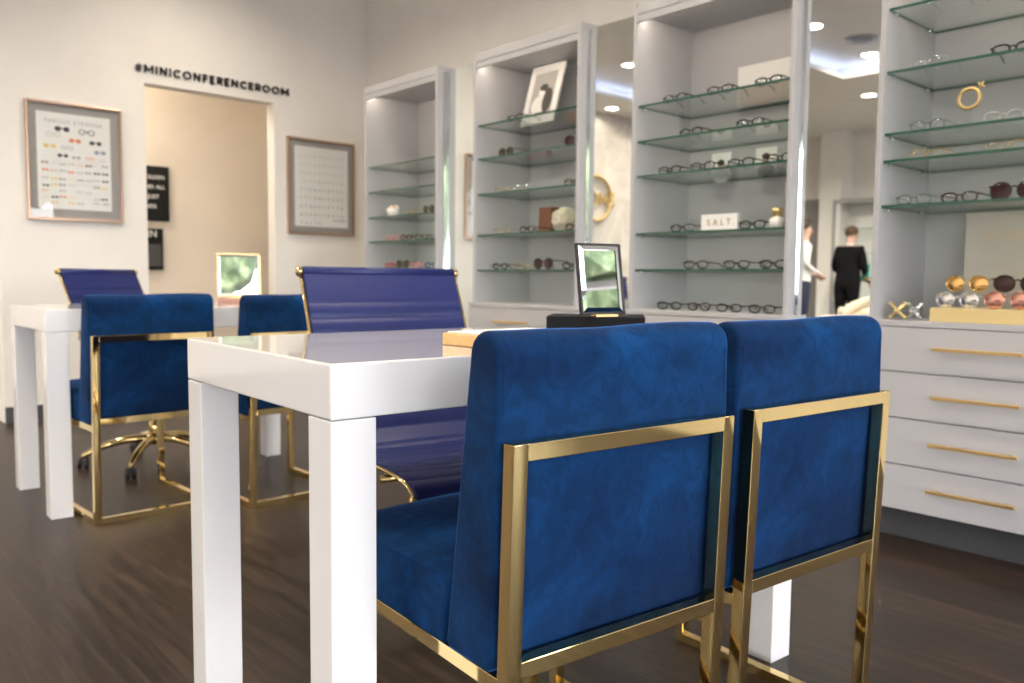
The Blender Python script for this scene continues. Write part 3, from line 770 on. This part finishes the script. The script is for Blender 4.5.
# ------------------------------------------------------------------ things on the shelves
def face_portrait(m, cx, cz, s, hair, skin, shirt):
    """flat little portrait in the local x-z plane"""
    disc(m, cx, cz-.55*s, .52*s, .34*s, -.0006, shirt, 14); disc(m, cx, cz, .20*s, .27*s, -.0009, skin, 16)
    disc(m, cx, cz+.16*s, .23*s, .17*s, -.0012, hair, 14); flatq(m, cx-.08*s, cz-.30*s, cx+.08*s, cz-.18*s, -.0008, skin)
PR = [PAPER, mat('portrait_hair', (.05, .03, .025), .6), mat('portrait_skin', (.62, .38, .28), .6), mat('portrait_shirt', (.55, .55, .56), .6), mat('portrait_dark', (.06, .055, .05), .6), mat('portrait_grey', (.42, .41, .39), .6)]
# leaning black and white photo
p = empty('leaning_photo', (3.10, 3.262, 1.7015), R(-90), 'leaning black-and-white portrait photo in a white mat on the top shelf', 'picture'); p.rotation_euler = (R(-16), 0, R(-90)); p.location.x = 3.07
m = MB(); m.box((-.125, 0, 0), (.125, .010, .335), .001); m.build('mat_board', PAPER, p)
m = MB(); flatq(m, -.085, .05, .085, .29, -.0005, 5)
disc(m, -.012, .105, .058, .055, -.0009, 0, 18); disc(m, .045, .125, .036, .072, -.0010, 4, 16); disc(m, -.004, .180, .026, .034, -.0012, 0, 18); disc(m, .002, .203, .031, .020, -.0014, 4, 16); disc(m, .024, .188, .011, .024, -.0014, 4, 12)
flatq(m, -.03, .05, .05, .062, -.0013, 4)
m.build('photo', PR, p)
def simple(name, mb, mats, loc, rz, label, cat, group=None, wn=False):
    o = mb.build(name, mats, wn=wn); o.location = loc; o.rotation_euler = (0, 0, rz); return tag(o, label, cat, group)
m = MB(); m.box((-.035, -.06, 0), (.035, .06, .05), .004); simple('glasses_case', m, mat('tan_leather', (.42, .27, .19), .6), (3.2, 3.09, 1.7015), 0, 'tan leather case behind the leaning photo on the top shelf', 'glasses case', wn=True)
m = MB(); m.box((-.03, -.075, 0), (.03, .075, .045), .015, seg=4); simple('glasses_case', m, mat('maroon_leather', (.22, .08, .08), .5), (3.12, 3.29, 1.5255), 0, 'maroon glasses case on the second shelf, cabinet with the leaning photo', 'glasses case')
m = MB(); m.box((-.05, -.045, 0), (.05, .045, .145), .003); simple('wooden_block', m, WOODB, (3.16, 3.232, 1.1215), 0, 'upright walnut block on the fourth shelf, cabinet with the leaning photo', 'block', wn=True)
# cream coral ornament
m = MB(); t = bmesh.new(); bmesh.ops.create_icosphere(t, subdivisions=4, radius=.072)
for v in t.verts: v.co *= 1+.16*noise.noise(v.co*38); v.co.z = max(v.co.z*.95+.066, 0)
m._merge(t, 0, True); simple('coral_ornament', m, mat('cream_coral', (.66, .60, .48), .8), (3.12, 3.085, 1.1215), 0, 'rounded cream coral-like ornament beside the walnut block', 'ornament')
# flower cup
p = empty('flower_cup', (2.95, 4.43, 1.2655), 0, 'small white cup of pink flowers on a glass shelf near the posters', 'cup')
m = MB(); m.lathe([(.026, 0), (.034, .02), (.042, .048), (.039, .048), (.032, .022), (.001, .006)], seg=20, cap=False); m.build('cup', mat('white_ceramic', (.85, .85, .83), .2), p)
m = MB(); FLW = [mat('flower_pink', (.75, .30, .36), .7), mat('flower_white', (.80, .74, .70), .7), mat('flower_orange', (.80, .38, .20), .7)]
for i in range(9):
    a = rnd.uniform(0, 6.3); r_ = rnd.uniform(0, .027); m.sphere((r_*math.cos(a), r_*math.sin(a), .05+rnd.uniform(-.002, .012)), .013, 2, i % 3)
m.build('flowers', FLW, p)
# small white sign
p = empty('shelf_sign', (2.95, 2.028, 1.0905), R(-90), 'small white rectangular sign with gold capitals on the fourth shelf', 'sign')
m = MB(); m.box((-.088, 0, 0), (.088, .022, .068), .002); m.build('block', mat('white_acrylic', (.86, .86, .85), .3), p, wn=True)
m = MB(); stroke_text(m, 'SALT.', .026, .0048, .014, basis(*FX, (-.058, -.0002, .022)), .001); m.build('lettering', mat('sign_gold', (.45, .34, .20), .5), p)
# jar with gold lid
p = empty('lidded_jar', (2.965, 1.768, 1.0905), 0, 'white jar with a gold lid on the fourth shelf', 'jar')
m = MB(); m.lathe([(.022, 0), (.030, .004), (.031, .034), (.019, .044), (.001, .044)], seg=20, cap=False); m.build('jar', mat('white_ceramic', (.85, .85, .83), .2), p)
m = MB(); m.lathe([(.001, .044), (.017, .044), (.017, .056), (.021, .062), (.021, .078), (.001, .079)], seg=20, cap=False); m.build('lid', SATING, p)
# portrait cards and display card
for y, lab, hh in ((2.207, 'small white portrait card on the third shelf, closer to the middle of the cabinet', 0), (1.981, 'small white portrait card on the third shelf, closer to the side panel', 1)):
    m = MB(); m.box((-.05, 0, 0), (.05, .003, .112), mi=0); face_portrait(m, 0, .055+hh*.006, .085, 1, 2, 3 if hh == 0 else 4)
    simple('portrait_card', m, PR, (3.215, y, 1.3415), R(-90), lab, 'card', 'portrait cards')
m = MB(); m.box((-.145, 0, 0), (.145, .006, .175), mi=0)
flatq(m, -.14, .004, .14, .088, -.0005, 1)
simple('display_card', m, [PAPER, wood('peach_print', (.55, .42, .34), (.66, .54, .46), .6, (5, 1, 20))], (3.235, 2.0, 1.6445), R(-90), 'wide display card, white over peach, at the back of the top shelf', 'card')
# ring ornament
p = empty('ring_ornament', (2.97, 1.088, 1.3925), R(-90), 'gold ring ornament with a small cross on a clear stand', 'ornament')
m = MB(); m.tube([(.032*math.cos(a), 0, .094+.032*math.sin(a)) for a in [2*PI*i/32 for i in range(32)]], .0062, 8, closed=True); m.build('ring', BRASSP, p)
m = MB(); c = Vector((.030, 0, .126)); d1_ = Vector((.6, 0, .8)); d2 = Vector((.8, 0, -.6))
m.tube([c-d1_*.006, c+d1_*.020], .0036, 8); m.tube([c+d1_*.008-d2*.013, c+d1_*.008+d2*.013], .0036, 8); m.build('cross', BRASSP, p)
m = MB(); m.box((-.006, -.012, 0), (.006, .012, .060), .001); m.build('stand', clear('clear_acrylic', (.95, .97, .97)), p)
# crossed ornaments on the counter
for i, (y, mt, n_) in enumerate(((1.275, SATING, 'gold'), (1.222, CHROME, 'silver'))):
    m = MB(); a = .030
    for q in ((1, 0, 1), (-1, 0, 1), (0, 1, 0)):
        d = Vector(q).normalized()*a*(1.1 if q[1] == 0 else .7); c = Vector((0, 0, .0315))
        m.tube([c-d, c+d], .0062, 10)
        for s in (-1, 1): m.sphere(c+d*s, .0075, 2)
    simple('cross_ornament', m, mt, (2.935+.01*i, y, .7553), R(-90+[8, -12][i]), n_+' crossed-bar ornament lying on the counter beside the gold tray', 'ornament', 'crossed bar ornaments')
# gold tray, risers and sunglasses
m = MB(); m.box((-.105, -.24, 0), (.105, .24, .045), .002); simple('display_box', m, GOLDBOX, (2.99, .908, .7553), 0, 'low gold display box on the counter under mirrored sunglasses', 'box', wn=True)
ACR = clear('frosted_acrylic', (.93, .95, .95))
for y, lab in ((1.078, 'clear acrylic block under the gold mirrored sunglasses'), (.925, 'clear acrylic block under the dark round sunglasses')):
    m = MB(); m.box((-.028, -.044, 0), (.028, .044, .0515), .001); simple('acrylic_riser', m, ACR, (3.025, y, .8006), 0, lab, 'stand', 'acrylic risers')
def one(kind, x, y, z, lab, sc_=1.0):
    g = glasses(kind); g.location = (x, y, z); g.rotation_euler = (0, 0, -PI/2); tag(g, lab, 'sunglasses', 'mirrored sunglasses on the gold box')
one('goldmirror', 2.999, 1.078, .8535, 'gold mirror-lensed sunglasses on an acrylic block, cabinet with the ring')
one('silvermirror', 2.935, 1.082, .8006, 'silver mirror-lensed sunglasses in front of the gold pair')
one('rosemirror', 2.935, .932, .8006, 'rose mirror-lensed sunglasses on the gold box')
one('sun', 2.999, .925, .8535, 'dark round sunglasses on an acrylic block behind the rose pair')
p = empty('display_board', (3.18, .90, .7553), R(-90), 'beige display board with faint gold lettering standing behind the gold box', 'board')
m = MB(); m.box((-.255, 0, 0), (.255, .012, .375), .001); m.build('board', PANELB, p, wn=True)
m = MB(); me = text_mesh('LINDA FARROW', .046, .0006, 0, basis(*FX, (-.205, -.0008, .278)), 1.2); add_mesh(m, me); m.build('lettering', mat('faint_gold', (.60, .50, .30), .4, .5), p)

# ------------------------------------------------------------------ things on the tables
ax = R(-49.5)
m = MB(); m.box((-.112, -.075, 0), (.112, .075, .0385), .003); simple('black_box', m, mat('black_card', (.004, .004, .006), .6, 0, Specular_IOR_Level=.2), (1.459, 1.335, .7605), ax, 'flat black box on the front table under the angled mirror', 'box', wn=True)
def desk_mirror(loc, rz, W, H, th, fm, label, tilt, base=None):
    p = empty('table_mirror', loc, 0, label, 'mirror', 'table mirrors'); p.rotation_euler = (0, 0, rz)
    T = Matrix.Rotation(-tilt, 4, 'X')
    m = MB()
    z0 = .006
    for lo, hi in (((-W/2, 0, z0), (-W/2+th, .012, z0+H)), ((W/2-th, 0, z0), (W/2, .012, z0+H)), ((-W/2+th, 0, z0), (W/2-th, .012, z0+th)), ((-W/2+th, 0, z0+H-th), (W/2-th, .012, z0+H))): m.box(lo, hi, .001, M=T)
    m.build('frame', fm, p, wn=True)
    m = MB(); m.box((-W/2+th, .003, z0+th), (W/2-th, .009, z0+H-th), M=T); 
    m.build('mirror_glass', MIRROR2, p)
    m = MB()
    bw = .010
    a, b, c, d = -W/2+th, W/2-th, z0+th, z0+H-th
    m.poly([T @ Vector(q) for q in ((a, .0025, c), (b, .0025, c), (b, .0025, d), (a, .0025, d), (a+bw, .0005, c+bw), (b-bw, .0005, c+bw), (b-bw, .0005, d-bw), (a+bw, .0005, d-bw))],
           [(0, 1, 5, 4), (1, 2, 6, 5), (2, 3, 7, 6), (3, 0, 4, 7)]); m.build('bevelled_edge', MIRROR2, p)
    m = MB(); yb = math.sin(tilt)*H*.55
    m.tube([(0, yb+.012, z0+H*.5), (0, yb+.075, .003)], .003, 8); m.box((-W*.25, -.012, 0), (W*.25, .012, .0055), .001); m.build('easel_foot', BRASSP, p)
    return p
desk_mirror((1.420, 1.275, .7992), R(-15), .118, .163, .005, BLACK, 'slim black-edged angled mirror standing on the flat black box', R(10))
m = MB(); m.box((-.095, -.05, 0), (.095, .05, .022), .003); simple('rosewood_box', m, PINK, (1.655, 3.76, .7605), R(-12), 'low rosewood box on the far table under the gold mirror', 'box', wn=True)
q = desk_mirror((1.645, 3.745, .783), R(-15), .195, .20, .005, BRASSP, 'small gold-framed mirror on the rosewood box, far table', R(3))
m = MB(); m.box((-.11, -.075, 0), (.11, .075, .022), .002); simple('oak_box', m, WOODL, (1.040, 1.160, .7605), R(2), 'pale oak box with a white lid on the front table', 'box', wn=True)
o = bpy.data.objects[-1]
ob = [x for x in bpy.data.objects if x.name.startswith('oak_box')][0]
m = MB(); m.box((-.100, -.066, .022), (.108, .073, .0245), .001); m.build('lid', PAPER, ob, wn=True)

# ------------------------------------------------------------------ the far end of the shop (seen in the tall mirror)
p = empty('display_case', (-5.99, 5.48, 0), 0, 'grey framed display case with white shelves on the end wall', 'cabinet')
m = MB(); m.box((0, -.47, .35), (.30, .47, 2.05)); 
bm_ = MB()
for lo, hi in (((0, -.50, 0), (.34, -.46, 2.06)), ((0, .46, 0), (.34, .50, 2.06)), ((0, -.46, 2.0), (.34, .46, 2.06)), ((0, -.46, 0), (.34, .46, .62))): bm_.box(lo, hi, .002)
bm_.build('case_frame', mat('case_grey', (.34, .34, .34), .5), p, wn=True); m.bm.free()
m = MB(); m.box((0, -.46, .62), (.02, .46, 2.0)); m.build('back_panel', PAPER, p)
for z in (.95, 1.3, 1.65):
    m = MB(); m.box((.02, -.459, z-.008), (.30, .459, z), mi=0); m.build('glass_shelf', SHELFG, p)
# armchair
p = empty('armchair', (-3.45, 4.5, 0), R(132), 'rounded cream armchair standing in front of the man in black', 'armchair')
m = MB(); m.box((-.34, -.33, .12), (.34, .33, .42), .05, seg=4); m.build('seat_base', CREAM, p)
m = MB(); m.box((-.26, -.34, .42), (.26, .22, .50), .035, seg=4); m.build('seat_cushion', CREAM, p)
m = MB(); P = []
for i in range(19):
    a = R(-15+210*i/18); P.append((.33*math.cos(a), .02+.31*math.sin(a), .52+.17*max(math.sin(a), 0)**.7))
m.tube(P, [.075]*19, 12); m.tube([(x, y, z-.14) for x, y, z in P], .085, 12); m.build('back', CREAM, p)
for x in (-.28, .28):
    for y in (-.26, .26): 
        m = MB(); m.lathe([(.014, 0), (.022, .13)], c=(x, y, 0), seg=12); m.build('leg', WOODB, p)
# people
SKIN = mat('skin', (.62, .38, .29), .55); HAIRM = mat('dark_hair', (.03, .018, .012), .6); HAIRB = mat('brown_hair', (.09, .045, .025), .6)
SUIT = mat('black_suit', (.004, .004, .005), .9, 0, Specular_IOR_Level=.2); SHIRT = mat('white_shirt', (.78, .77, .76), .75); NAVY = mat('navy_trousers', (.012, .018, .045), .75); SHOE = mat('black_shoe', (.012, .011, .011), .4)
TEAL = mat('teal_cloth', (.05, .45, .36), .7)
def person(loc, rz, label, top, legs, hair, bend=0.0, elbows=None, sc_=1.0):
    V = []; E_ = []; RR = []
    bulk = 1.34 if top is SUIT else 1.0
    def v(x, y, z, r, par=None, r2=None):
        if .5 < z < 1.43 and r > .04: r *= bulk; r2 = r2*bulk if r2 else None
        k = max(0.0, z-.95)*bend
        V.append((x, y-k, z-k*bend*.3)); RR.append((r, r2 or r))
        if par is not None: E_.append((par, len(V)-1))
        return len(V)-1
    pel = v(0, 0, .97, .135, None, .105); sp = v(0, .0, 1.12, .125, pel, .095); ch = v(0, .0, 1.30, .15, sp, .11); nb = v(0, 0, 1.45, .075, ch, .07)
    nk = v(0, -.012, 1.52, .052, nb); hd = v(0, -.028, 1.60, .078, nk, .085); ht = v(0, -.02, 1.69, .072, hd, .08)
    ends = {}
    for i, s in enumerate((-1, 1)):
        el, wr = (elbows or [((.225, .01, 1.15), (.24, -.04, .90))]*2)[i]
        sh = v(s*.165, 0, 1.415, .062, ch); e = v(s*el[0], el[1], el[2], .045, sh); w_ = v(s*wr[0], wr[1], wr[2], .030, e)
        d = (Vector(wr)-Vector(el)).normalized(); h = Vector((s*wr[0], wr[1], wr[2]))+Vector((d.x*s, d.y, d.z))*.07
        hn = v(h.x, h.y, h.z, .030, w_, .018)
        dv = Vector((d.x*s, d.y, d.z)); sd = dv.orthogonal().normalized()
        for k in range(4):
            o_ = sd*(k-1.5)*.019; ln_ = (.060, .074, .070, .052)[k]; q = h+dv*.025+o_; f1 = v(q.x, q.y, q.z, .0095, hn)
            q2 = q+dv*ln_*.55+Vector((0, 0, -.006)); f2 = v(q2.x, q2.y, q2.z, .0085, f1); q3 = q+dv*ln_+Vector((0, 0, -.02)); v(q3.x, q3.y, q3.z, .007, f2)
        q = h-dv*.03+sd*.034; t1 = v(q.x, q.y, q.z, .011, hn); q = q+dv*.035+sd*.012; v(q.x, q.y, q.z, .009, t1)
        hp = v(s*.09, 0, .90, .095, pel); kn = v(s*.10, -.01, .50, .062, hp); an = v(s*.10, .02, .10, .042, kn); v(s*.115, -.13, .042, .038, an)
    me = bpy.data.meshes.new('body'); me.from_pydata(V, E_, []); o = bpy.data.objects.new('tmp', me); col.objects.link(o)
    md = o.modifiers.new('skin', 'SKIN'); md.use_smooth_shade = True
    sv = me.skin_vertices[0].data
    for i, r in enumerate(RR): sv[i].radius = r
    sv[0].use_root = True
    ss = o.modifiers.new('sub', 'SUBSURF'); ss.levels = 2; ss.render_levels = 2
    dg = bpy.context.evaluated_depsgraph_get(); dg.update(); m2 = bpy.data.meshes.new_from_object(o.evaluated_get(dg)); bpy.data.objects.remove(o)
    root = bpy.data.objects.new('person', m2); col.objects.link(root)
    for mt in (SKIN, top, legs, SHOE): m2.materials.append(mt)
    hands = []
    for pl in m2.polygons:
        c = pl.center; pl.use_smooth = True
        k = c.z; ax_ = abs(c.x)
        mi = 2
        if k > 1.47: mi = 0
        elif k > .93: mi = 1
        elif k < .085: mi = 3
        pl.material_index = mi
    # hands are bare: faces close to the wrist-hand vertices
    hv = [Vector(V[i]) for i, r in enumerate(RR) if r[0] <= .030]
    for pl in m2.polygons:
        if pl.material_index in (1, 2) and abs(pl.center.x) > .0 and min((pl.center-h_).length for h_ in hv) < .034: pl.material_index = 0
        elif pl.material_index == 2 and abs(pl.center.x) > .20: pl.material_index = 1
    hx, hy, hz = V[ht]
    m = MB(); t = bmesh.new(); bmesh.ops.create_icosphere(t, subdivisions=4, radius=.096)
    for q in list(t.verts):
        q.co = Vector((q.co.x*.93, q.co.y*1.06, q.co.z*1.0))
    bmesh.ops.delete(t, geom=[q for q in t.verts if (q.co.y < -.035 and q.co.z < .045) or q.co.z < -.055], context='VERTS')
    for q in t.verts: q.co *= 1+.03*noise.noise(q.co*60)
    m._merge(t, 0, True, Matrix.Translation((hx, hy+.010, hz-.012))); h_ = m.build('hair', hair, root)
    for s in (-1, 1):
        m = MB(); m.sphere((hx+s*.030, hy-.086, hz-.055), .010, 2); m.build('eye', INK, root)
        m = MB(); m.sphere((hx+s*.080, hy+.005, hz-.065), .024, 2, sc=(.35, .7, 1.2)); m.build('ear', SKIN, root)
    m = MB(); m.poly([(hx-.014, hy-.088, hz-.095), (hx+.014, hy-.088, hz-.095), (hx, hy-.112, hz-.092), (hx, hy-.088, hz-.05)], [(0, 1, 2), (0, 2, 3), (1, 3, 2), (0, 3, 1)]); m.build('nose', SKIN, root)
    m = MB(); m.sphere((hx, hy-.086, hz-.118), .016, 2, sc=(1.3, .4, .35)); m.build('mouth', mat('lips', (.5, .22, .19), .5), root)
    if top is SUIT:
        m = MB(); m.tube([(0, V[nb][1], 1.475), (0, V[nb][1]-.002, 1.50)], .064, 16); m.build('collar', SHIRT, root)
    root.location = loc; root.rotation_euler = (0, 0, rz); root.scale = (sc_,)*3
    return tag(root, label, 'person')
person((-5.12, 5.46, 0), R(-90), 'person in a black suit with brown hair, back turned, facing the grey case', SUIT, SUIT, HAIRB, .10, [((.225, -.02, 1.15), (.17, -.20, 1.06))]*2, .935)
person((-4.28, 5.66, 0), R(-48), 'person in a white shirt and navy trousers holding both hands in front', SHIRT, NAVY, HAIRM, .02, [((.205, .02, 1.15), (.10, -.17, 1.04))]*2, .96)
m = MB(); m.box((-.01, -.07, -.13), (.01, .07, .10), .008, seg=3); simple('teal_cloth', m, TEAL, (-5.27, 5.28, 1.03), R(20), 'teal cloth held by the person in the black suit', 'cloth')

# ------------------------------------------------------------------ outside the storefront (reflected in the mirrors)
m = MB(); m.box((-30, -40, -.14), (30, YB-.15, -.1)); g = struct('ground', m, mat('grey_asphalt', (.13, .125, .12), .85))
LEAF = mat('leaf_green', (.10, .20, .06), .8); _v = coords(LEAF)
L(LEAF, ramp(LEAF, noise_tex(LEAF, _v, 3.5, 5, .7), [(.35, (.012, .026, .010)), (.5, (.045, .07, .028)), (.65, (.15, .18, .10))]), LEAF.node_tree.nodes['Principled BSDF'].inputs['Base Color'])
BARK = mat('bark', (.22, .17, .13), .9)
for i, (x, y, h, r) in enumerate([(-9.5, -9, 5, 1.7), (-5.2, -8.2, 4.8, 1.6), (-1.0, -9.4, 5, 1.7), (4.5, -7.6, 6.0, 1.9), (9, -9.9, 5, 1.5), (14.5, -10, 5.5, 1.8)]):
    p = empty('tree', (x, y, -.1), 0, 'leafy green tree outside the shop windows, '+['furthest along by the lounge end', 'second along from the lounge end', 'opposite the open floor', 'small one opposite the velvet chairs', 'opposite the drawers', 'beyond the corner of the shop'][i], 'tree', 'trees outside the windows')
    m = MB(); m.tube([(0, 0, 0), (.05, .03, h*.3), (-.03, .05, h*.55), (.0, .0, h*.8)], [.17, .14, .10, .05], 10); m.build('trunk', BARK, p)
    m = MB()
    for k in range(9):
        t = bmesh.new(); bmesh.ops.create_icosphere(t, subdivisions=3, radius=1)
        rr = r*rnd.uniform(.42, .62); c = Vector((rnd.uniform(-1, 1)*r*.6, rnd.uniform(-1, 1)*r*.6, h*.68+rnd.uniform(-.9, 1)*r*.6))
        for v_ in t.verts: v_.co = v_.co*rr*(1+.28*noise.noise(v_.co*3+c)+.12*noise.noise(v_.co*9+c))+c
        m._merge(t, 0, False)
    m.build('crown', LEAF, p)
#ITEMS-END
#WORLD
# ------------------------------------------------------------------ world, camera, view
sc = bpy.context.scene
w = bpy.data.worlds.new('world'); sc.world = w; w.use_nodes = True; nt = w.node_tree
bg = nt.nodes['Background']; sky = nt.nodes.new('ShaderNodeTexSky'); sky.sky_type = 'NISHITA'; sky.sun_disc = False; sky.sun_elevation = R(50); sky.sun_rotation = R(20)
sky.dust_density = 2.0; sky.air_density = 1.0
mx = nt.nodes.new('ShaderNodeMix'); mx.data_type = 'RGBA'; mx.inputs[0].default_value = .86
hs = nt.nodes.new('ShaderNodeRGBToBW'); nt.links.new(sky.outputs[0], hs.inputs[0]); nt.links.new(sky.outputs[0], mx.inputs[6]); nt.links.new(hs.outputs[0], mx.inputs[7])
tn = nt.nodes.new('ShaderNodeMix'); tn.data_type = 'RGBA'; tn.blend_type = 'MULTIPLY'; tn.inputs[0].default_value = 1; nt.links.new(mx.outputs[2], tn.inputs[6]); tn.inputs[7].default_value = (1.04, .985, 1.0, 1); nt.links.new(tn.outputs[2], bg.inputs[0]); bg.inputs[1].default_value = 3.5
cam = bpy.data.cameras.new('camera'); co = bpy.data.objects.new('camera', cam); col.objects.link(co); sc.camera = co
cam.sensor_width = 36; cam.lens = 29.378; cam.clip_start = .05; cam.clip_end = 200
F_ = Vector((0.66435795, 0.74371915, -0.07423166)); R_ = Vector((0.74621287, -0.66563999, 0.00947365)); U_ = Vector((0.04236583, 0.06168651, 0.99719602))
co.matrix_world = basis(R_, U_, -F_, (0, 0, .8817))
cam.dof.use_dof = True; cam.dof.focus_distance = 1.25; cam.dof.aperture_fstop = 5.0
sc.view_settings.view_transform = 'Standard'; sc.view_settings.look = 'None'; sc.view_settings.exposure = 0.22; sc.view_settings.gamma = 1.0
sc.view_settings.use_curve_mapping = False
sc.cycles.use_denoising = True; sc.cycles.denoising_prefilter = 'ACCURATE'
sc.cycles.max_bounces = 10; sc.cycles.diffuse_bounces = 5; sc.cycles.glossy_bounces = 6; sc.cycles.transparent_max_bounces = 24
sc.cycles.sample_clamp_indirect = 8.0
